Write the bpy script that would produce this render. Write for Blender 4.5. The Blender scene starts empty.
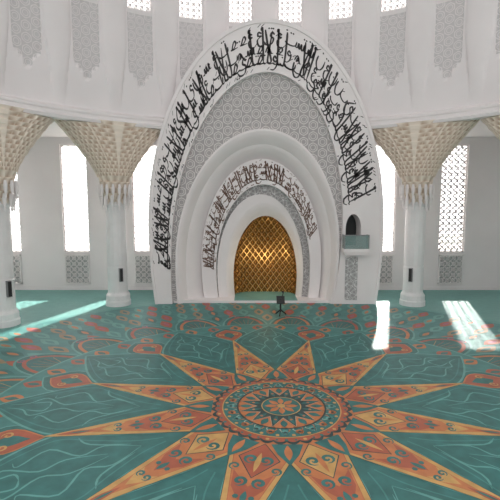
import bpy, math, random
from math import sin, cos, pi, radians, sqrt, asin, atan2
from mathutils import Vector
random.seed(7)
scene = bpy.context.scene
scene.view_settings.view_transform = 'Standard'
try: scene.view_settings.look = 'None'
except Exception: pass
COL = scene.collection

# ------------------------------------------------------------------ materials
def new_mat(name, color, rough=0.7, metal=0.0, noise=0.0, nscale=8.0, bump=0.0, bscale=40.0, spec=None):
    m = bpy.data.materials.new(name); m.use_nodes = True
    nt = m.node_tree; b = nt.nodes['Principled BSDF']
    b.inputs['Base Color'].default_value = (*color, 1)
    b.inputs['Roughness'].default_value = rough
    b.inputs['Metallic'].default_value = metal
    if spec is not None: b.inputs['Specular IOR Level'].default_value = spec
    tc = nt.nodes.new('ShaderNodeTexCoord')
    if noise > 0:
        n = nt.nodes.new('ShaderNodeTexNoise'); n.inputs['Scale'].default_value = nscale
        n.inputs['Detail'].default_value = 4
        nt.links.new(tc.outputs['Object'], n.inputs['Vector'])
        r = nt.nodes.new('ShaderNodeMapRange')
        r.inputs['From Min'].default_value = .3; r.inputs['From Max'].default_value = .7
        r.inputs['To Min'].default_value = 1-noise; r.inputs['To Max'].default_value = 1+noise
        nt.links.new(n.outputs['Fac'], r.inputs['Value'])
        v = nt.nodes.new('ShaderNodeVectorMath'); v.operation = 'SCALE'
        v.inputs[0].default_value = color
        nt.links.new(r.outputs['Result'], v.inputs['Scale'])
        nt.links.new(v.outputs['Vector'], b.inputs['Base Color'])
    if bump > 0:
        n = nt.nodes.new('ShaderNodeTexNoise'); n.inputs['Scale'].default_value = bscale
        nt.links.new(tc.outputs['Object'], n.inputs['Vector'])
        bp = nt.nodes.new('ShaderNodeBump'); bp.inputs['Strength'].default_value = bump
        bp.inputs['Distance'].default_value = 0.02
        nt.links.new(n.outputs['Fac'], bp.inputs['Height'])
        nt.links.new(bp.outputs['Normal'], b.inputs['Normal'])
    return m

def lattice_mat(name, light, dark, cell=0.55, ndir=3, rough=0.8, bump=0.6):
    """Geometric interlace from summed plane waves on the UV map (uv in metres)."""
    m = bpy.data.materials.new(name); m.use_nodes = True
    nt = m.node_tree; b = nt.nodes['Principled BSDF']; b.inputs['Roughness'].default_value = rough
    L = nt.links.new
    uv = nt.nodes.new('ShaderNodeUVMap'); uv.uv_map = 'UVMap'
    total = None
    k = 2*pi/cell
    for i in range(ndir):
        a = pi*i/ndir
        d = nt.nodes.new('ShaderNodeVectorMath'); d.operation = 'DOT_PRODUCT'
        d.inputs[1].default_value = (cos(a)*k, sin(a)*k, 0)
        L(uv.outputs['UV'], d.inputs[0])
        c = nt.nodes.new('ShaderNodeMath'); c.operation = 'COSINE'; L(d.outputs['Value'], c.inputs[0])
        if total is None: total = c
        else:
            s = nt.nodes.new('ShaderNodeMath'); s.operation = 'ADD'
            L(total.outputs[0], s.inputs[0]); L(c.outputs[0], s.inputs[1]); total = s
    def line(center, width):
        s = nt.nodes.new('ShaderNodeMath'); s.operation = 'SUBTRACT'; s.inputs[1].default_value = center
        L(total.outputs[0], s.inputs[0])
        a = nt.nodes.new('ShaderNodeMath'); a.operation = 'ABSOLUTE'; L(s.outputs[0], a.inputs[0])
        r = nt.nodes.new('ShaderNodeMapRange'); r.inputs['From Min'].default_value = width
        r.inputs['From Max'].default_value = width*1.6; r.inputs['To Min'].default_value = 1; r.inputs['To Max'].default_value = 0
        L(a.outputs[0], r.inputs['Value']); return r
    l1 = line(-0.55, 0.28); l2 = line(1.3, 0.3)
    mx = nt.nodes.new('ShaderNodeMath'); mx.operation = 'MAXIMUM'
    L(l1.outputs[0], mx.inputs[0]); L(l2.outputs[0], mx.inputs[1])
    mix = nt.nodes.new('ShaderNodeMix'); mix.data_type = 'RGBA'
    mix.inputs['A'].default_value = (*dark, 1); mix.inputs['B'].default_value = (*light, 1)
    L(mx.outputs[0], mix.inputs['Factor']); L(mix.outputs['Result'], b.inputs['Base Color'])
    bp = nt.nodes.new('ShaderNodeBump'); bp.inputs['Strength'].default_value = bump; bp.inputs['Distance'].default_value = 0.04
    L(mx.outputs[0], bp.inputs['Height']); L(bp.outputs['Normal'], b.inputs['Normal'])
    return m

M_white = new_mat('white_plaster', (.84,.80,.80), .65, noise=.03, nscale=.6)
M_wall = new_mat('wall_plaster', (.83,.79,.795), .75, noise=.03, nscale=.4)
M_col = new_mat('column_marble', (.77,.76,.76), .4, noise=.04, nscale=1.5)
M_latt = lattice_mat('mihrab_lattice', (.75,.72,.71), (.44,.42,.42), .56, 3)
M_latt2 = lattice_mat('drum_lattice', (.78,.74,.745), (.62,.595,.60), .5, 3, bump=.3)
M_latt3 = lattice_mat('panel_lattice', (.72,.71,.71), (.40,.39,.39), .36, 4)
M_black = new_mat('calligraphy_black', (.045,.04,.042), .6)
M_brown = new_mat('calligraphy_brown', (.20,.12,.09), .6)
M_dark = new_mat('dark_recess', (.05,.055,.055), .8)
M_device = new_mat('black_plastic', (.02,.02,.022), .5)
M_grey = new_mat('grey_metal', (.28,.28,.29), .4, metal=.6)
M_ext = new_mat('exterior_ground', (.7,.68,.64), .9)
M_pback = new_mat('panel_back',(.42,.42,.42),.9)
M_glass = bpy.data.materials.new('green_glass'); M_glass.use_nodes = True
gb = M_glass.node_tree.nodes['Principled BSDF']
gb.inputs['Base Color'].default_value = (.22,.36,.34,1); gb.inputs['Roughness'].default_value = .1
gb.inputs['Alpha'].default_value = .5

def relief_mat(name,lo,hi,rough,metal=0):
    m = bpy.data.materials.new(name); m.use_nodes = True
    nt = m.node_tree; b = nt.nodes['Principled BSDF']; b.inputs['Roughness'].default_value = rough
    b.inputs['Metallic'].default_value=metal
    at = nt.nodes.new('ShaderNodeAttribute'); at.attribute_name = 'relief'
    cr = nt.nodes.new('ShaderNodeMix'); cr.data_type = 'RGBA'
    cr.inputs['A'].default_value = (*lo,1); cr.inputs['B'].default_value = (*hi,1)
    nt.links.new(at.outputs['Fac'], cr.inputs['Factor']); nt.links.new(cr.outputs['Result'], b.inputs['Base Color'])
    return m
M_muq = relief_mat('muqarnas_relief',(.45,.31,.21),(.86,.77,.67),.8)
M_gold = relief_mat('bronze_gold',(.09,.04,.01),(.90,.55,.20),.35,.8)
M_goldp = new_mat('bronze_plain',(.55,.32,.12),.35,metal=.8)

# ------------------------------------------------------------------ helpers
def mk(name, verts, faces, mats, fm=None, uv=None, parent=None, smooth=False, attr=None):
    me = bpy.data.meshes.new(name)
    me.from_pydata([tuple(v) for v in verts], [], faces)
    if not isinstance(mats, (list, tuple)): mats = [mats]
    for m in mats: me.materials.append(m)
    if fm: me.polygons.foreach_set('material_index', fm)
    if uv:
        l = me.uv_layers.new(name='UVMap')
        for lp in me.loops: l.data[lp.index].uv = uv[lp.vertex_index]
    if attr:
        a = me.attributes.new('relief', 'FLOAT', 'POINT'); a.data.foreach_set('value', attr)
    if smooth: me.polygons.foreach_set('use_smooth', [True]*len(me.polygons))
    me.update()
    o = bpy.data.objects.new(name, me); COL.objects.link(o)
    if parent: o.parent = parent
    return o
def empty(name, loc=(0,0,0)):
    e = bpy.data.objects.new(name, None); e.empty_display_size = .3; COL.objects.link(e); e.location = loc; return e
class Acc:
    def __init__(s): s.v=[]; s.f=[]; s.m=[]
    def box(s, x0,x1,y0,y1,z0,z1, m=0, T=None):
        n=len(s.v); P=[(x0,y0,z0),(x1,y0,z0),(x1,y1,z0),(x0,y1,z0),(x0,y0,z1),(x1,y0,z1),(x1,y1,z1),(x0,y1,z1)]
        if T: P=[T(p) for p in P]
        s.v+=P
        for f in [(0,3,2,1),(4,5,6,7),(0,1,5,4),(1,2,6,5),(2,3,7,6),(3,0,4,7)]:
            s.f.append(tuple(n+i for i in f)); s.m.append(m)
    def bar(s, p, q, t, y0, y1, m=0, T=None):
        dx=q[0]-p[0]; dz=q[1]-p[1]; L=math.hypot(dx,dz)
        if L<1e-5: return
        nx,nz=-dz/L*t/2, dx/L*t/2
        c=[(p[0]+nx,p[1]+nz),(q[0]+nx,q[1]+nz),(q[0]-nx,q[1]-nz),(p[0]-nx,p[1]-nz)]
        n=len(s.v); P=[(a,y0,bb) for a,bb in c]+[(a,y1,bb) for a,bb in c]
        if T: P=[T(v) for v in P]
        s.v+=P
        for f in [(0,1,2,3),(7,6,5,4),(0,4,5,1),(1,5,6,2),(2,6,7,3),(3,7,4,0)]:
            s.f.append(tuple(n+i for i in f)); s.m.append(m)
    def lathe(s, prof, seg=24, cx=0, cy=0, m=0, rot=0):
        n=len(s.v)
        for r,z in prof:
            for i in range(seg):
                a=2*pi*i/seg+rot; s.v.append((cx+r*cos(a),cy+r*sin(a),z))
        for j in range(len(prof)-1):
            for i in range(seg):
                k=(i+1)%seg
                s.f.append((n+j*seg+i,n+j*seg+k,n+(j+1)*seg+k,n+(j+1)*seg+i)); s.m.append(m)
        s.f.append(tuple(n+(len(prof)-1)*seg+i for i in range(seg))); s.m.append(m)
        s.f.append(tuple(n+seg-1-i for i in range(seg))); s.m.append(m)
    def tube(s, p, q, r, seg=8, m=0):
        p=Vector(p); q=Vector(q); d=(q-p).normalized()
        u=d.cross(Vector((0,0,1)));
        if u.length<.01: u=Vector((1,0,0))
        u.normalize(); w=d.cross(u); n=len(s.v)
        for c in (p,q):
            for i in range(seg):
                a=2*pi*i/seg; s.v.append(tuple(c+u*r*cos(a)+w*r*sin(a)))
        for i in range(seg):
            k=(i+1)%seg; s.f.append((n+i,n+k,n+seg+k,n+seg+i)); s.m.append(m)
        s.f.append(tuple(n+seg+i for i in range(seg))); s.m.append(m)
        s.f.append(tuple(n+seg-1-i for i in range(seg))); s.m.append(m)
    def obj(s, name, mats, parent=None, smooth=False):
        return mk(name, s.v, s.f, mats, s.m, parent=parent, smooth=smooth)

def clip(p,q,x0,x1,z0,z1):
    t0,t1=0.,1.; dx=q[0]-p[0]; dz=q[1]-p[1]
    for pp,qq in ((-dx,p[0]-x0),(dx,x1-p[0]),(-dz,p[1]-z0),(dz,z1-p[1])):
        if abs(pp)<1e-9:
            if qq<0: return None
        else:
            r=qq/pp
            if pp<0: t0=max(t0,r)
            else: t1=min(t1,r)
    if t0>=t1: return None
    return (p[0]+dx*t0,p[1]+dz*t0),(p[0]+dx*t1,p[1]+dz*t1)

def lattice_bars(A, x0,x1,z0,z1,y0,y1,cell,t,m=0,T=None,rings=True):
    w=x1-x0; h=z1-z0; n=max(1,round(w/cell)); c=w/n
    k=-int(h/c)-2
    while k<n+2+int(h/c):
        for sg in (1,-1):
            p=(x0+k*c, z0 if sg>0 else z1); q=(x0+k*c+h, z1 if sg>0 else z0)
            r=clip(p,q,x0,x1,z0,z1)
            if r: A.bar(r[0],r[1],t,y0,y1,m,T)
        k+=1
    nz=int(round(h/c))
    if rings:
        for i in range(n):
            for j in range(nz):
                cx=x0+(i+.5)*c; cz=z0+(j+.5)*h/nz; rr=c*.3
                for a in range(8):
                    a0=2*pi*a/8; a1=2*pi*(a+1)/8
                    A.bar((cx+rr*cos(a0),cz+rr*sin(a0)),(cx+rr*cos(a1),cz+rr*sin(a1)),t*.8,y0,y1,m,T)

# ------------------------------------------------------------------ camera
CX,CY,CZ=-0.93,-12.25,6.0
cam=bpy.data.cameras.new('camera'); cam.sensor_width=36; cam.lens=430/500*36; cam.clip_end=500
co=bpy.data.objects.new('camera',cam); COL.objects.link(co); co.location=(CX,CY,CZ)
co.rotation_euler=(radians(84),0,0); scene.camera=co

# ------------------------------------------------------------------ floor and walls
CRG=.5
A=Acc(); A.box(-19.5,19.5,-20,18.3,-.3,0); M_floor=new_mat('floor_carpet_plain',(.15,.36,.33),CRG,noise=.08,nscale=3)
A.obj('floor',[M_floor])
YW=17.8
wx=[-17.9,-13.1,-8.2,-3.6,3.6,8.3,13.2,17.9]
WH=.9
A=Acc(); edges=[-19.5]
for x in wx: edges+=[x-WH,x+WH]
edges.append(19.5)
for i in range(0,len(edges),2): A.box(edges[i],edges[i+1],YW,YW+.5,0,10.7)
for x in wx:
    A.box(x-WH,x+WH,YW,YW+.5,0,2.7); A.box(x-WH,x+WH,YW,YW+.5,10.1,10.7)
A.obj('wall_back',[M_wall])
for s,n in ((-1,'wall_left'),(1,'wall_right')):
    A=Acc(); x0,x1=sorted((s*19.0,s*19.5)); A.box(x0,x1,-12,YW,0,10.7); A.obj(n,[M_wall])
wn=1
for x in wx:
    if abs(x)<5: continue
    A=Acc(); lattice_bars(A,x-WH+.06,x+WH-.06,2.76,10.04,YW+.18,YW+.22,.43,.085 if x>9 else .036)
    for a in ((x-WH,x-WH+.07,2.7,10.1),(x+WH-.07,x+WH,2.7,10.1)): A.box(a[0],a[1],YW+.12,YW+.3,a[2],a[3])
    A.box(x-WH,x+WH,YW+.12,YW+.3,2.7,2.77); A.box(x-WH,x+WH,YW+.12,YW+.3,10.03,10.1)
    A.obj('window_%d'%wn,[M_white]); wn+=1
    A=Acc(); A.box(x-.85,x+.85,YW-.04,YW-.01,.45,2.5,1)
    lattice_bars(A,x-.8,x+.8,.5,2.45,YW-.08,YW-.04,.4,.06)
    for a in ((x-.87,x-.78,.43,2.52),(x+.78,x+.87,.43,2.52),(x-.87,x+.87,.43,.52),(x-.87,x+.87,2.43,2.52)): A.box(a[0],a[1],YW-.09,YW-.03,a[2],a[3])
    A.obj('lattice_panel',[M_white,M_pback])
A=Acc(); A.box(-19,19,YW-.06,YW,0,.22); A.obj('baseboard_back',[M_wall])

# ------------------------------------------------------------------ drum
RD=15.3; ZB=10.7; ZT=20.4; BAY=radians(11.25)
A0=-9*BAY; NB=18
zs=sorted(set([ZB,10.72,11.0,11.3]+[11.3+.22*i for i in range(0,27)]+[17.0,17.001]+[17.0+.3*i for i in range(1,9)]+[ZT]))
us=[-.5,-.47,-.44,-.41,-.38,-.35,-.32,-.295,-.27,-.25,-.235,-.22,-.15,-.08,0]; us=us+[-u for u in us[-2::-1]]
V=[];F=[];FM=[];UV=[]
cols=[]
for bidx in range(NB):
    for u in us[:-1] if bidx<NB-1 else us: cols.append((bidx,u))
for bidx,u in cols:
    th=A0+(bidx+.5+u)*BAY
    um=abs(u)*RD*BAY
    for z in zs:
        off=0
        tt=min(1,max(0,(z-11.3)/3.5))
        hw=.25+.45*tt
        e=(RD*BAY/2-um)/hw
        if e<1 and z>11.3: off+= .20*sqrt(max(0,1-e*e))*min(1,tt*2.2)
        pb=12.7+ (um/.72)*1.1
        if um<.70 and z>pb and z<16.9: off-=.06
        r=RD-off
        V.append((r*sin(th),r*cos(th),z)); UV.append((th*RD,z))
nz=len(zs)
for i in range(len(cols)-1):
    um=abs((cols[i][1]+ (cols[i+1][1] if cols[i+1][1]>cols[i][1] else .5))/2)*RD*BAY
    for j in range(nz-1):
        zm=(zs[j]+zs[j+1])/2
        if um<.72 and zm>17.0 and zm<19.5: continue
        F.append((i*nz+j,i*nz+j+1,(i+1)*nz+j+1,(i+1)*nz+j))
        pb=12.7+(um/.72)*1.1
        FM.append(1 if (um<.70 and zm>pb and zm<16.85) else 0)
o=mk('wall_drum',V,F,[M_wall,M_latt2],FM,UV)
sd=o.modifiers.new('thickness','SOLIDIFY'); sd.thickness=.35; sd.offset=1
for bidx in range(3,15):
    th=A0+(bidx+.5)*BAY; c,s_=cos(th),sin(th)
    T=lambda p,c=c,s_=s_:(p[0]*c+(RD+p[1])*s_, -p[0]*s_+(RD+p[1])*c, p[2])
    A=Acc(); lattice_bars(A,-.68,.68,17.05,19.45,.12,.16,.34,.06,0,T)
    A.box(-.72,-.66,.05,.22,17.0,19.5,0,T);A.box(.66,.72,.05,.22,17.0,19.5,0,T);A.box(-.72,.72,.05,.22,17.0,17.07,0,T)
    A.obj('window_%d'%wn,[M_white]); wn+=1
def ring(name,prof,mat,a0=A0,a1=-A0,n=160):
    V=[];F=[];m=len(prof)
    for i in range(n+1):
        a=a0+(a1-a0)*i/n
        for r,z in prof: V.append((r*sin(a),r*cos(a),z))
    for i in range(n):
        for j in range(m):
            k=(j+1)%m; F.append((i*m+j,i*m+k,(i+1)*m+k,(i+1)*m+j))
    return mk(name,V,F,mat)
ring('trim_1',[(15.5,10.45),(14.95,10.45),(14.9,10.6),(15.02,10.7),(15.02,10.85),(14.98,10.9),(14.98,11.02),(15.15,11.1),(15.3,11.2),(15.5,11.2)],M_white)
ring('added_dome_ceiling',[(15.7,20.4),(13,22.2),(10,23.4),(7,24.0),(7,24.4),(10,23.8),(13,22.6),(15.7,20.8)],M_wall,-pi,pi,96)  # unseen dome added to darken the hall, oculus left open for skylight
V=[];F=[];n=120
for i in range(n+1):
    a=A0+(-2*A0)*i/n; sx,cy=sin(a),cos(a)
    r=min(19.0/abs(sx) if abs(sx)>1e-6 else 1e9, YW/cy if cy>1e-6 else 1e9)
    for rr in (15.4,r):
        V.append((rr*sx,rr*cy,10.6)); V.append((rr*sx,rr*cy,10.75))
for i in range(n):
    a=i*4;b2=a+4
    F+= [(a,b2,b2+2,a+2),(a+1,a+3,b2+3,b2+1),(a,a+1,b2+1,b2),(a+2,b2+2,b2+3,a+3)]
mk('ceiling',V,F,M_wall)

# ------------------------------------------------------------------ columns
def column(th):
    R=16.0; e=empty('column',(R*sin(th),R*cos(th),0)); e.rotation_euler=(0,0,-th)
    A=Acc()
    s8=pi/16
    A.lathe([(.74,0),(.74,.28),(.70,.34),(.70,.62),(.66,.70),(.60,.78),(.585,.84)],16,rot=s8)
    A.obj('base',[M_col],e)
    A=Acc()
    A.lathe([(.575,.8),(.575,2.3),(.555,2.33),(.555,2.42),(.575,2.45),(.565,5.9),(.6,5.94),(.6,6.04),(.56,6.08),(.56,6.3)],16,rot=s8)
    A.obj('shaft',[M_col],e)
    V=[];F=[];AT=[];nt_=96;nzc=36
    z0,z1=6.0,7.65
    for j in range(nzc+1):
        q=j/nzc; z=z0+(z1-z0)*q
        tier=int(q*5*.999); f=q*5-tier
        base=.60+.36*((tier+f**2.0)/5)**1.2
        for i in range(nt_):
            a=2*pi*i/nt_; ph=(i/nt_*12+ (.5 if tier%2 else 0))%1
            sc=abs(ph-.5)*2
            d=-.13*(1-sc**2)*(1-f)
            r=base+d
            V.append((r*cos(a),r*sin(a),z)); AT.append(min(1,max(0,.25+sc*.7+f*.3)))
    for j in range(nzc):
        for i in range(nt_):
            k=(i+1)%nt_; F.append((j*nt_+i,j*nt_+k,(j+1)*nt_+k,(j+1)*nt_+i))
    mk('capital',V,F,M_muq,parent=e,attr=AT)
    A=Acc()
    for rr,dz,nn in ((.74,0,12),(.90,.62,16)):
        for i in range(nn):
            a=2*pi*i/nn; cx,cy=rr*cos(a),rr*sin(a)
            A.lathe([(.01,5.65+dz),(.05,5.77+dz),(.035,5.88+dz),(.08,6.05+dz),(.10,6.3+dz),(.06,6.55+dz)],8,cx,cy)
    A.obj('pendants',[M_white],e)
    V=[];F=[];AT=[];na=448;nzf=112
    z0,z1=7.6,10.62; WT=16*sin(BAY)*1.0
    for j in range(nzf+1):
        q=j/nzf; z=z0+(z1-z0)*q
        w=.98+(WT-.98)*q**1.25; d=.88+.27*q**1.2
        NT=14; tier=int(q*NT*.9999); f=q*NT-tier
        for i in range(na):
            a=2*pi*i/na; ca,sa=cos(a),sin(a); ex=2/(2+1.6*q)
            x=w*math.copysign(abs(ca)**ex,ca); y=d*math.copysign(abs(sa)**ex,sa)
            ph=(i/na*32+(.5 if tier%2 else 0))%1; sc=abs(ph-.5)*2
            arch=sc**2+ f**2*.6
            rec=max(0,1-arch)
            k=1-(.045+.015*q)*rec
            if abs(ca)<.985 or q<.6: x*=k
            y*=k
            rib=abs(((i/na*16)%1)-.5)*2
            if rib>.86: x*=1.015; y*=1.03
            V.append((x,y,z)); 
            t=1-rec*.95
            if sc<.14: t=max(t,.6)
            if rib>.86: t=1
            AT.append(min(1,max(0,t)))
    for j in range(nzf):
        for i in range(na):
            k=(i+1)%na; F.append((j*na+i,j*na+k,(j+1)*na+k,(j+1)*na+i))
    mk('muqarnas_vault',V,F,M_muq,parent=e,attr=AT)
    return e
for a in (-33.75,33.75,-56.25,56.25,-78.75,78.75): column(radians(a))

# ------------------------------------------------------------------ mihrab
def egg(cx,w,h,lean=0):
    zc=.278*h; bl=zc/.29; al=asin(.29)
    def P(t):
        th=-al+(pi+2*al)*t
        s=sin(th); z=zc+(h-zc if s>0 else bl)*s
        return (cx+lean*z/h-w*cos(th), z)
    return P
mih=empty('mihrab',(0,0,0))
YF=13.4
eA=egg(0.02,7.0,16.5); eAi=egg(.02,6.84,16.28); eB=egg(-.78,5.1,13.6,.85); eC=egg(-.62,4.85,10.3,.45)
eBo=egg(-.78,5.22,13.76,.85)
eCo=egg(-.62,4.93,10.42,.45)
eC2=egg(-.5,4.45,9.6,.3); eD=egg(-.22,3.75,8.8); eE=egg(-.1,2.95,7.25); eF=egg(0,2.45,6.1); eG=egg(.05,2.04,5.3)
N=160
def strip(name,P0,y0,P1,y1,mat,t0=0,t1=1,sub=1):
    V=[];F=[];UV=[]
    for i in range(N+1):
        t=t0+(t1-t0)*i/N; a=P0(t); c=P1(t)
        for j in range(sub+1):
            f=j/sub; x=a[0]+(c[0]-a[0])*f; z=a[1]+(c[1]-a[1])*f
            V.append((x,y0+(y1-y0)*(f if sub==1 else f**1.5),z)); UV.append((x,z))
    m=sub+1
    for i in range(N):
        for j in range(sub): F.append((i*m+j,(i+1)*m+j,(i+1)*m+j+1,i*m+j+1))
    return mk(name,V,F,mat,uv=UV,parent=mih,smooth=(sub>2))
def rim(name,Po,Pi,y0,y1,mat):
    V=[];F=[]
    for i in range(N+1):
        t=i/N; a=Po(t); c=Pi(t)
        V+=[(a[0],y1,a[1]),(a[0],y0,a[1]),(c[0],y0,c[1]),(c[0],y1,c[1])]
    for i in range(N):
        for j in range(3): F.append((i*4+j,(i+1)*4+j,(i+1)*4+j+1,i*4+j+1))
    return mk(name,V,F,mat,parent=mih)
def filled(name,polys,y0,y1,mat,parent):
    cu=bpy.data.curves.new(name,'CURVE'); cu.dimensions='2D'; cu.fill_mode='BOTH'
    cu.extrude=(y1-y0)/2
    for pts in polys:
        sp=cu.splines.new('POLY'); sp.points.add(len(pts)-1)
        for i,p in enumerate(pts): sp.points[i].co=(p[0],p[1],0,1)
        sp.use_cyclic_u=True
    tmp=bpy.data.objects.new('tmp',cu); COL.objects.link(tmp)
    dg=bpy.context.evaluated_depsgraph_get(); me=bpy.data.meshes.new_from_object(tmp.evaluated_get(dg))
    bpy.data.objects.remove(tmp)
    for v in me.vertices:
        x,y,z=v.co; v.co=(x,(y0+y1)/2-z,y)
    me.materials.clear(); me.materials.append(mat)
    o=bpy.data.objects.new(name,me); COL.objects.link(o); o.parent=parent
    return o
outer=[eA(i/200) for i in range(201)]; inner=[eB(1-i/200) for i in range(201)]
OX0,OX1,OZ0,OZ1=4.78,5.7,3.5,4.6
door=[(OX0,OZ0),(OX1,OZ0)]+[( (OX0+OX1)/2+(OX1-OX0)/2*cos(pi*i/16), OZ1+.85*sin(pi*i/16)) for i in range(17)]
PW=(4.8,5.55,.25,2.9)
filled('front_slab',[outer+inner,door],YF,15.35,M_white,mih)
rim('outer_rim',eA,eAi,YF-.07,YF+.01,M_white)
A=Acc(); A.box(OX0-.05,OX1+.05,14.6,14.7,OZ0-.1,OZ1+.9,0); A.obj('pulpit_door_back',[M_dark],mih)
strip('rim_b',eB,YF+.02,eB,YF+.3,M_white)
strip('lattice_crescent',eB,YF+.3,eC,YF+.3,M_latt)
strip('second_arch_edge',eCo,YF+.3,eCo,YF+.05,M_white)
strip('second_arch_lip',eCo,YF+.05,eC,YF+.05,M_white)
strip('second_arch_splay',eC,YF+.05,eC2,YF+.6,M_white,sub=6)
strip('second_arch_ring',eC2,YF+.6,eD,YF+1.4,M_white,sub=6)
strip('third_arch_edge',eD,YF+1.4,eD,YF+1.1,M_white)
strip('calligraphy_ground',eD,YF+1.1,eE,YF+1.1,M_white)
strip('third_arch_return',eE,YF+1.1,eE,YF+1.45,M_white)
strip('lattice_ring',eE,YF+1.45,eF,YF+1.6,M_latt3)
strip('inner_arch_edge',eF,YF+1.6,eF,YF+1.35,M_white)
strip('inner_arch_ring',eF,YF+1.35,eG,YF+1.85,M_white,sub=6)
strip('niche_jamb',eG,YF+1.85,eG,YF+2.0,M_goldp)
eX=egg(-.28,2.72,6.65)
strip('inner_crescent',eX,YF+1.28,eF,YF+1.35,M_white,0,1)
V=[];F=[];AT=[];na,nr=340,140
for i in range(na+1):
    t=i/na; g=eG(t)
    for j in range(nr+1):
        ro=1-j/nr
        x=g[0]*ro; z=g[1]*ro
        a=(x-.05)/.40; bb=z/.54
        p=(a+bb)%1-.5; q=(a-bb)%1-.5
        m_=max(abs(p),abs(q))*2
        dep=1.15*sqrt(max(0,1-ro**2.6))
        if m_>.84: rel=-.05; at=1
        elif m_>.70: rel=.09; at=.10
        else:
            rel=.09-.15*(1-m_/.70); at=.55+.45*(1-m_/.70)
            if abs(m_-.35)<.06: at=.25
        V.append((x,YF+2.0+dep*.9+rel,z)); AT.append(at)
for i in range(na):
    for j in range(nr): F.append((i*(nr+1)+j,(i+1)*(nr+1)+j,(i+1)*(nr+1)+j+1,i*(nr+1)+j+1))
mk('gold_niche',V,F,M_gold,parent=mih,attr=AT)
A=Acc(); A.box(-5.6,5.7,16.85,YW-.05,0,10.4); A.box(-5.6,-4.9,15.3,16.9,0,10.4); A.box(5.0,5.7,15.3,16.9,0,10.4); A.obj('rear_mass',[M_white],mih)
V=[(PW[0],YF-.012,PW[2]),(PW[1],YF-.012,PW[2]),(PW[1],YF-.012,PW[3]),(PW[0],YF-.012,PW[3])]
mk('pulpit_lattice',V,[(0,1,2,3)],M_latt3,uv=[(v[0],v[2]) for v in V],parent=mih)
A=Acc(); A.box(-5.6,4.4,YF+.25,YF+2.1,0,.14); A.obj('step',[M_white],mih)
A=Acc(); A.box(-1.9,2.0,YF+.35,YF+3.0,.14,.17); A.obj('niche_carpet',[M_floor],mih)

pb=empty('minbar_balcony',(5.28,YF,0))
A=Acc(); A.box(-.7,.8,-.55,-.002,3.2,3.42); A.box(-.6,.7,-.5,-.002,3.05,3.2); A.obj('floor_slab',[M_white],pb)
A=Acc(); A.box(-.68,-.64,-.53,-.002,3.42,4.2);A.box(.74,.78,-.53,-.002,3.42,4.2);A.box(-.68,.78,-.53,-.49,3.42,4.2);A.obj('glass_panels',[M_glass],pb)
A=Acc(); 
A.tube((-.67,-.52,4.22),(.77,-.52,4.22),.03);A.tube((-.67,-.52,4.22),(-.67,0,4.22),.03);A.tube((.77,-.52,4.22),(.77,0,4.22),.03)
for x in (-.67,.77): A.tube((x,-.52,3.4),(x,-.52,4.22),.03)
A.obj('handrail',[M_grey],pb)

# ------------------------------------------------------------------ calligraphy
def catmull(P,n=7):
    if len(P)<3:
        return [(P[0][0]+(P[1][0]-P[0][0])*i/n,P[0][1]+(P[1][1]-P[0][1])*i/n) for i in range(n+1)]
    Q=[P[0]]+P+[P[-1]]; out=[]
    for i in range(1,len(Q)-2):
        a,b_,c,d=Q[i-1],Q[i],Q[i+1],Q[i+2]
        for k in range(n):
            t=k/n
            out.append(tuple(.5*((2*b_[m])+(-a[m]+c[m])*t+(2*a[m]-5*b_[m]+4*c[m]-d[m])*t*t+(-a[m]+3*b_[m]-3*c[m]+d[m])*t**3) for m in (0,1)))
    out.append(P[-1]); return out
LOW=[
 ([[(0,.10),(.10,.04),(.30,.03),(.46,.08),(.50,.20)]],.46),
 ([[(0,.24),(-.01,.06),(.10,-.07),(.26,-.05),(.36,.08),(.37,.26)]],.36),
 ([[(0,.06),(.12,.06),(.16,.18),(.19,.06),(.24,.06),(.28,.19),(.31,.06),(.38,.06),(.42,.22),(.44,.06),(.52,.05)]],.50),
 ([[(0,.05),(.14,.05),(.28,.16),(.22,.24),(.10,.10),(.12,.04),(.34,.04)]],.34),
 ([[(.22,.22),(.10,.26),(.08,.16),(.20,.15),(.04,.05),(.08,-.10),(.26,-.12),(.40,-.02)]],.36),
 ([[(0,.05),(.10,.20),(.20,.12),(.10,.04),(.16,.16),(.26,.04),(.36,.05)]],.32),
 ([[(.16,.16),(.08,.22),(.03,.14),(.12,.09),(.19,.14),(.17,.0),(.05,-.10),(-.10,-.10)]],.20),
 ([[(.38,.20),(.28,.26),(.22,.16),(.34,.08),(.24,-.07),(.02,-.08),(-.08,.03)]],.36),
]
TALL=[
 ([[(-.03,.80),(.01,.86),(.015,.45),(0,.06)]],.13),
 ([[(-.03,.78),(.01,.84),(.02,.40),(.02,.10),(.10,.04),(.20,.06)]],.18),
 ([[(.16,.84),(.17,.45),(.15,.12),(.06,.04),(-.04,.09)]],.18),
 ([[(-.03,.82),(.05,.45),(.18,.12),(.11,.05),(.03,.10),(.12,.42),(.22,.80)]],.27),
 ([[(.40,.86),(.12,.62),(.34,.38),(.36,.12),(.2,.05),(0,.06)]],.40),
]
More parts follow.
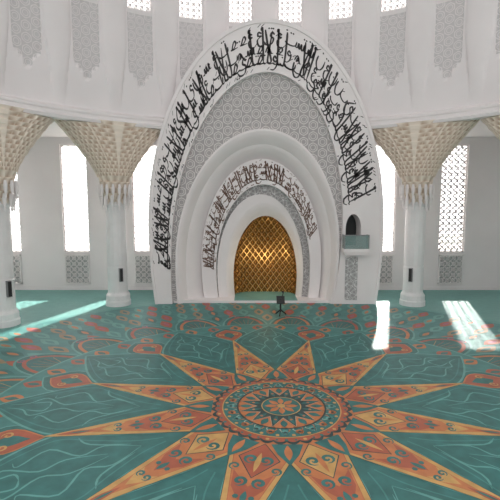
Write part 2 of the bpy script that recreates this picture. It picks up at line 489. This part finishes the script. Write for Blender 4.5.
def band_text(name,P0,P1,y,mat,nib,seed,t_lo,t_hi,h0=.12,h1=.90,unit=1.6):
    rnd=random.Random(seed)
    M=1200; pts=[]; 
    for i in range(M+1):
        t=t_lo+(t_hi-t_lo)*i/M; pts.append((P0(t),P1(t)))
    L=[0]
    for i in range(M):
        a0,c0=pts[i];a1,c1=pts[i+1]
        m0=((a0[0]+c0[0])/2,(a0[1]+c0[1])/2);m1=((a1[0]+c1[0])/2,(a1[1]+c1[1])/2)
        L.append(L[-1]+math.hypot(m1[0]-m0[0],m1[1]-m0[1]))
    tot=L[-1]
    def at(s,f):
        s=min(max(s,0),tot); lo,hi=0,M
        while hi-lo>1:
            mid=(lo+hi)//2
            if L[mid]<=s: lo=mid
            else: hi=mid
        k=(s-L[lo])/max(1e-9,L[hi]-L[lo])
        a=[pts[lo][0][m]+(pts[hi][0][m]-pts[lo][0][m])*k for m in (0,1)]
        c=[pts[lo][1][m]+(pts[hi][1][m]-pts[lo][1][m])*k for m in (0,1)]
        return (c[0]+(a[0]-c[0])*f, y, c[1]+(a[1]-c[1])*f)
    V=[];F=[]
    def width_at(s):
        i=min(M,max(0,int(s/tot*M))); a,c=pts[i]; return math.hypot(a[0]-c[0],a[1]-c[1])
    def stroke(P,s0,f0,sx,sy,wn):
        C=catmull(P); n=len(C); bw=width_at(s0); off=len(V)
        pl=[(s0+p[0]*sx*unit, (f0+p[1]*sy)) for p in C]
        for i in range(n):
            p=pl[max(0,i-1)];q=pl[min(n-1,i+1)]
            dx=q[0]-p[0];dz=(q[1]-p[1])*bw; l=math.hypot(dx,dz) or 1
            ang=atan2(dz,dx); w=wn*(.45+.55*abs(sin(ang-radians(35))))
            e=i/(n-1); w*=min(1,.6+e*6)*min(1,.35+(1-e)*4)
            nx,nz=-dz/l*w/2,dx/l*w/2
            for sg in (1,-1):
                V.append(at(pl[i][0]+nx*sg,min(1.0,max(.0,pl[i][1]+nz*sg/bw))))
        for i in range(n-1): F.append((off+2*i,off+2*i+1,off+2*i+3,off+2*i+2))
    def dot(s,f,r):
        bw=width_at(s);off=len(V)
        for dx,dz in ((r,0),(0,r),(-r,0),(0,-r)): V.append(at(s+dx,min(1,max(0,f+dz/bw))))
        F.append((off,off+1,off+2,off+3))
    H=h1-h0
    s=.1; run=0
    while s<tot-.3:
        if (rnd.random()<.62 and run<3): g,adv=rnd.choice(TALL[:4] if rnd.random()<.9 else TALL); run+=1
        else: g,adv=rnd.choice(LOW); run=0
        for P in g: stroke(P,s,h0+.10,.85,H,nib)
        stroke([(0,.06),(adv*.5,.03),(adv,.06)],s,h0+.10,.85,H,nib*.8)
        s+=max(adv,.16)*unit*.85*.9
    for base,sc,den in ((.36,.74,1.15),(.66,.74,1.0)):
        s=.2
        while s<tot-.4:
            g,adv=rnd.choice(LOW)
            for P in g: stroke(P,s,h0+H*base,sc,H*.85,nib*.85)
            s+=max(adv,.26)*unit*sc*rnd.choice([.95,1.05,1.3])*den
    s=.1
    while s<tot-.3:
        f=rnd.choice([h0,h0+H*.34,h0+H*.45,h0+H*.8,h1-.03,h1])
        if rnd.random()<.55:
            dot(s,f,nib*.45); 
            if rnd.random()<.5: dot(s+nib*1.0,f,nib*.45)
        else: stroke([(0,0),(.10,.07)],s,f,1,H,nib*.5)
        s+=unit*rnd.uniform(.06,.13)
    return mk(name,V,F,mat,parent=mih)
band_text('calligraphy_outer',eAi,eB,YF-.012,M_black,.128,23,.042,.872,.04,.92,1.75)
band_text('calligraphy_inner',eD,eE,YF+1.09,M_brown,.088,11,.07,.84,.06,.92,1.15)

# ------------------------------------------------------------------ carpet
cm=[new_mat('carpet_teal',(.034,.150,.142),CRG,noise=.22,nscale=2.5),
    new_mat('carpet_teal_light',(.12,.33,.30),CRG,noise=.12,nscale=2.5),
    new_mat('carpet_orange',(.50,.18,.07),CRG,noise=.14,nscale=3),
    new_mat('carpet_gold',(.54,.32,.11),CRG,noise=.14,nscale=3),
    new_mat('carpet_brick',(.38,.10,.055),CRG,noise=.12,nscale=3),
    new_mat('carpet_dark',(.03,.06,.06),CRG,noise=.1,nscale=3),
    new_mat('carpet_cream',(.40,.46,.37),CRG,noise=.08,nscale=3),
    new_mat('carpet_tan',(.33,.22,.13),CRG,noise=.12,nscale=3),
    new_mat('carpet_pink',(.38,.10,.15),CRG,noise=.12,nscale=3),
    new_mat('carpet_teal_mid',(.06,.225,.21),CRG,noise=.15,nscale=2.5)]
TEAL,TL,OR,GO,BR,DK,CR,TA,PK,TM=range(10)
CV=[];CF=[];CM=[]
def pol(phi,r): return (r*sin(phi),r*cos(phi))
LS=.001
def poly(pts,m,lay):
    n=len(CV); z=.002+lay*LS
    CV.extend((p[0],p[1],z) for p in pts); CF.append(tuple(range(n,n+len(pts)))); CM.append(m)
def ribbon(pts,w,m,lay,closed=False,taper=False):
    n=len(pts); off=len(CV); z=.002+lay*LS
    for i in range(n):
        p=pts[(i-1)%n] if closed else pts[max(0,i-1)]; q=pts[(i+1)%n] if closed else pts[min(n-1,i+1)]
        dx,dy=q[0]-p[0],q[1]-p[1]; l=math.hypot(dx,dy) or 1
        ww=w
        if taper: ww=w*min(1,.2+3*min(i/(n-1),1-i/(n-1)))
        nx,ny=-dy/l*ww/2,dx/l*ww/2
        CV.append((pts[i][0]+nx,pts[i][1]+ny,z)); CV.append((pts[i][0]-nx,pts[i][1]-ny,z))
    for i in range(n if closed else n-1):
        k=(i+1)%n; CF.append((off+2*i,off+2*i+1,off+2*k+1,off+2*k)); CM.append(m)
def circ(r,n=96,c=(0,0)): return [(c[0]+r*sin(2*pi*i/n),c[1]+r*cos(2*pi*i/n)) for i in range(n)]
def lens(phi,r0,r1,hw,m,lay,belly=.5,out=None):
    L=[];R=[]
    for i in range(9):
        t=i/8; r=r0+(r1-r0)*t; w=hw*sin(pi*t**(belly*2))
        c,s_=cos(phi),sin(phi)
        L.append((r*s_-w*c, r*c+w*s_)); R.append((r*s_+w*c, r*c-w*s_))
    poly(L+R[-2:0:-1],m,lay)
    if out is not None: ribbon(L+R[-2:0:-1],.05,out,lay+1,True)
def tf(phi,r,x,y):
    c,s_=cos(phi),sin(phi); return (r*s_+x*c+y*s_, r*c-x*s_+y*c)
def scroll(phi,r,sc,m,lay,w=.05,flip=1,x0=0):
    P=[]
    for i in range(16):
        a=i/15*pi*2.6; rr=sc*(.15+.85*i/15)*.5
        P.append(tf(phi,r,x0+flip*rr*cos(a),rr*sin(a)))
    ribbon(P,w,m,lay,taper=True)
def blob(phi,r,x,y,s,m,lay,n=6):
    poly([tf(phi,r,x+s*cos(2*pi*i/n),y+s*sin(2*pi*i/n)) for i in range(n)],m,lay)

poly(circ(15.1,128),TL,0)
poly(circ(14.75,128),TM,1)
rows=[(9.6,11.0,72),(10.8,12.2,84),(12.0,13.4,96),(13.2,14.5,108)]
for ri,(r0,r1,n) in enumerate(rows):
    for i in range(n):
        phi=2*pi*(i+.5*(ri%2))/n
        wmax=pi*(r0+r1)/2/n*.62
        m=[TA,TEAL,BR,TL][(i+ri)%4] if ri<2 else [TA,TL,BR,TL][(i+ri)%4]
        lens(phi,r0,r1,wmax,m,3+ri*2,.5)
        lens(phi,r0+.3,r1-.35,wmax*.4,[TEAL,OR,PK,TM][(i+ri)%4],4+ri*2,.5)
for i in range(24):
    phi=2*pi*(i+.5)/24
    P=[tf(phi,8.7,1.1*sin(-pi*.5+pi*k/24),2.0*cos(-pi*.5+pi*k/24)) for k in range(25)]
    poly(P,TEAL,12)
    ribbon(P,.09,TL,13)
    P2=[tf(phi,8.7,.85*sin(-pi/2+pi*k/16),1.6*cos(-pi/2+pi*k/16)) for k in range(17)]
    ribbon(P2,.15,BR if i%2 else OR,13)
    for q in (-2,-1,0,1,2):
        ribbon([tf(phi,8.7,.12*q,.2),tf(phi,8.7,.26*q,1.15-.06*q*q)],.10,[GO,BR,TA,BR,GO][q+2],14,taper=True)
    for sg in (-1,1): scroll(phi,10.4,.34,PK,14,.08,sg,x0=sg*.25)
poly(circ(8.9,120),TM,16)
ribbon(circ(8.9,120),.08,TL,17,True)
for i in range(48):
    phi=2*pi*(i+.5)/48
    lens(phi,7.9,8.75,.28,BR if i%2 else OR,17,.5); lens(phi,8.1,8.6,.11,TEAL,18,.5)
for i in range(12):
    a=2*pi*(i+.5)/12
    lens(a,6.2,8.4,.85,TEAL,18,.6,TL); lens(a,6.45,8.1,.60,BR,20,.6,OR); lens(a,6.8,7.7,.26,TEAL,22,.6)
    for sg in (-1,1): scroll(a,7.4,.32,GO,23,.06,sg,x0=sg*.30)
for i in range(12):
    phi=2*pi*i/12
    def side(sg):
        P=[]
        for k in range(17):
            t=k/16; r=2.7+(8.6-2.7)*t
            if t<.55: hw=r*radians(15)*1.03*(t/.55)**.72
            else:
                q=(t-.55)/.45; hw=5.95*radians(15)*1.03*(1-q**1.5)
            P.append(tf(phi,r,sg*max(0,hw),0))
        return P
    Lp=side(-1);Rp=side(1)
    poly(Lp+Rp[-2:0:-1],TEAL,24)
    ribbon(Lp,.07,TL,25);ribbon(Rp,.07,TL,25)
    for sg in (-1,1):
        for C in ([(0,4.2),(.45,5.0),(.30,5.6),(.95,6.2),(.55,6.9),(.75,7.0)],
                  [(.05,5.0),(.30,5.9),(.12,6.5),(.55,7.2),(.2,7.6),(.1,8.1)],
                  [(.2,4.4),(.7,5.3),(1.15,5.5)],[(.0,6.9),(.28,7.0),(.2,7.5)]):
            ribbon([tf(phi,0,sg*x,y) for x,y in catmull(C,4)],.055,TL,26,taper=True)
        C=[(.10,3.6),(.32,4.3),(.85,5.2),(1.30,5.9),(1.15,6.6),(.65,7.5),(.12,8.3)]
        ribbon([tf(phi,0,sg*x,y) for x,y in catmull(C,4)],.04,TM,26)
star=[]; star2=[]
for i in range(12):
    a=2*pi*i/12; star.append(pol(a,2.85)); star.append(pol(a+pi/12,6.6))
    star2.append(pol(a,2.62)); star2.append(pol(a+pi/12,5.7))
poly(star,GO,28); ribbon(star,.045,DK,29,True)
poly(star2,OR,29); ribbon(star2,.035,BR,30,True)
for i in range(12):
    a=2*pi*(i+.5)/12
    poly([tf(a,0,-.46,3.30),tf(a,0,0,3.8),tf(a,0,.46,3.30),tf(a,0,.36,3.85),tf(a,0,0,4.4),tf(a,0,-.36,3.85)],BR,31)
    poly([tf(a,0,-.26,4.45),tf(a,0,0,4.7),tf(a,0,.26,4.45),tf(a,0,.18,4.8),tf(a,0,0,5.1),tf(a,0,-.18,4.8)],GO,31)
    kite=[tf(a,0,-.5,2.75),tf(a,0,0,3.5),tf(a,0,.5,2.75),tf(a,0,0,2.1)]
    poly(kite,GO if i%2 else BR,31); ribbon(kite,.035,DK,32,True)
    lens(a,5.2,6.2,.09,BR,32); lens(a,5.35,5.9,.04,TEAL,33)
    for sg in (-1,1):
        scroll(a,2.8,.36,TEAL,33,.09,sg,x0=sg*.18)
        scroll(a,3.65,.34,TEAL,33,.09,-sg,x0=sg*.22)
        scroll(a,4.65,.22,TEAL,33,.06,sg,x0=sg*.11)
        blob(a,4.15,sg*.17,0,.07,TEAL,33)
        ribbon([tf(a,0,sg*.62,3.75),tf(a,0,sg*.45,4.4),tf(a,0,sg*.27,5.1)],.05,TEAL,31,taper=True)
        scroll(a,3.15,.3,TEAL,33,.06,sg,x0=sg*.48)
    lens(a,2.5,3.3,.07,OR if i%2 else GO,34); lens(a,3.95,4.35,.07,TEAL,34)
for i in range(12):
    a=2*pi*i/12
    poly([tf(a,0,-.40,2.05),tf(a,0,-.26,2.5),tf(a,0,0,2.95),tf(a,0,.26,2.5),tf(a,0,.40,2.05)],TEAL,34)
    lens(a,2.1,2.75,.10,OR,35)
def scal(r,n,d,N=288): return [pol(2*pi*i/N,r+d*abs(sin(n*pi*i/N))) for i in range(N)]
poly(scal(1.95,36,.12),DK,36)
poly(scal(1.88,36,.08),BR,37)
poly(circ(1.74,96),TEAL,38)
ribbon(circ(1.74,96),.035,GO,39,True)
for i in range(24):
    a=2*pi*i/24
    blob(a,1.50,0,0,.12,OR if i%2 else TL,40,6); blob(a,1.50,0,0,.05,DK,41,6)
    blob(a+pi/24,1.64,0,0,.055,GO,40,6)
    blob(a,1.87,0,0,.055,GO if i%2 else TEAL,40,6)
    blob(a+pi/24,1.87,0,0,.04,TEAL,40,6)
    ribbon([tf(a,1.2,0,0),tf(a,1.35,.14,0),tf(a,1.62,.02,0)],.028,CR,40)
    ribbon([tf(a,1.2,0,0),tf(a,1.35,-.14,0),tf(a,1.62,-.02,0)],.028,OR,40)
poly(circ(1.30,72),OR,40)
ribbon(circ(1.30,72),.05,DK,41,True)
st=[]
for i in range(12): st+= [pol(2*pi*i/12,.72),pol(2*pi*(i+.5)/12,1.24)]
poly(st,DK,41); ribbon(st,.025,CR,42,True)
for i in range(12):
    lens(2*pi*i/12,.85,1.24,.10,TEAL,42)
    lens(2*pi*(i+.5)/12,.62,1.12,.07,TEAL,43)
    blob(2*pi*(i+.5)/12,.85,0,0,.045,OR,44)
poly(circ(.58,24),TEAL,43); ribbon(circ(.58,24),.03,GO,44,True)
for i in range(8): lens(2*pi*i/8,.10,.5,.09,OR,45)
poly(circ(.12,12),GO,46)
mk('prayer_carpet',CV,CF,cm,CM)

# ------------------------------------------------------------------ lectern with microphone
lec=empty('microphone_stand',(.72,10.55,.045))
A=Acc()
for i in range(3):
    a=2*pi*i/3+.3; A.tube((0,0,.32),(.32*cos(a),.32*sin(a),.04),.035)
A.tube((0,0,.2),(0,0,.95),.05); 
A.obj('tripod',[M_device],lec)
A=Acc()
def T(p):
    x,y,z=p; c,s_=cos(.9),sin(.9); return (x, y*c-z*s_, .85+y*s_+z*c)
A.box(-.22,.22,-.22,.22,0,.04,0,T); A.box(-.22,.22,-.24,-.20,0,.08,0,T); A.obj('book_rest',[M_device],lec)
A=Acc(); A.tube((.1,.1,.95),(.14,.0,1.25),.025); A.tube((.14,0,1.25),(.1,-.1,1.32),.04); A.obj('microphone',[M_device],lec)

for th in (-56.25,-33.75,33.75):
    a=radians(th); R=16-.66
    e=empty('column_speaker',(R*sin(a),R*cos(a),0)); e.rotation_euler=(0,0,-a)
    A=Acc(); A.box(-.10,.10,-.1,.08,1.5,2.3); A.box(-.08,.08,-.12,-.1,1.53,2.27,1); A.box(-.04,.04,.08,.12,1.8,2.0,1); A.obj('cabinet',[M_grey,M_device],e)

A=Acc(); A.box(-60,60,18.4,80,-.6,-.4); A.obj('exterior_ground',[M_ext])

# ------------------------------------------------------------------ light
w=bpy.data.worlds.new('world'); scene.world=w; w.use_nodes=True
nt=w.node_tree; bg=nt.nodes['Background']; bg.inputs['Color'].default_value=(1,.975,.965,1)
tc=nt.nodes.new('ShaderNodeTexCoord'); sp=nt.nodes.new('ShaderNodeSeparateXYZ'); mr=nt.nodes.new('ShaderNodeMapRange')
nt.links.new(tc.outputs['Generated'],sp.inputs[0]); nt.links.new(sp.outputs['Y'],mr.inputs['Value'])
mr.inputs['From Min'].default_value=-.3; mr.inputs['From Max'].default_value=.8
mr.inputs['To Min'].default_value=1.12; mr.inputs['To Max'].default_value=5.2
nt.links.new(mr.outputs['Result'],bg.inputs['Strength'])
sl=bpy.data.lights.new('sun','SUN'); sl.energy=19; sl.angle=radians(1.3); sl.color=(1,.96,.90)
so=bpy.data.objects.new('sun',sl); COL.objects.link(so)
so.rotation_euler=Vector((-.34,-1,-.77)).to_track_quat('-Z','Y').to_euler()
pl=bpy.data.lights.new('niche_fill_light','POINT'); pl.energy=38; pl.color=(1,.82,.55); pl.shadow_soft_size=.15  # unseen warm fill, added to brighten the gold niche
po=bpy.data.objects.new('niche_fill_light',pl); COL.objects.link(po); po.location=(.05,14.9,2.2)
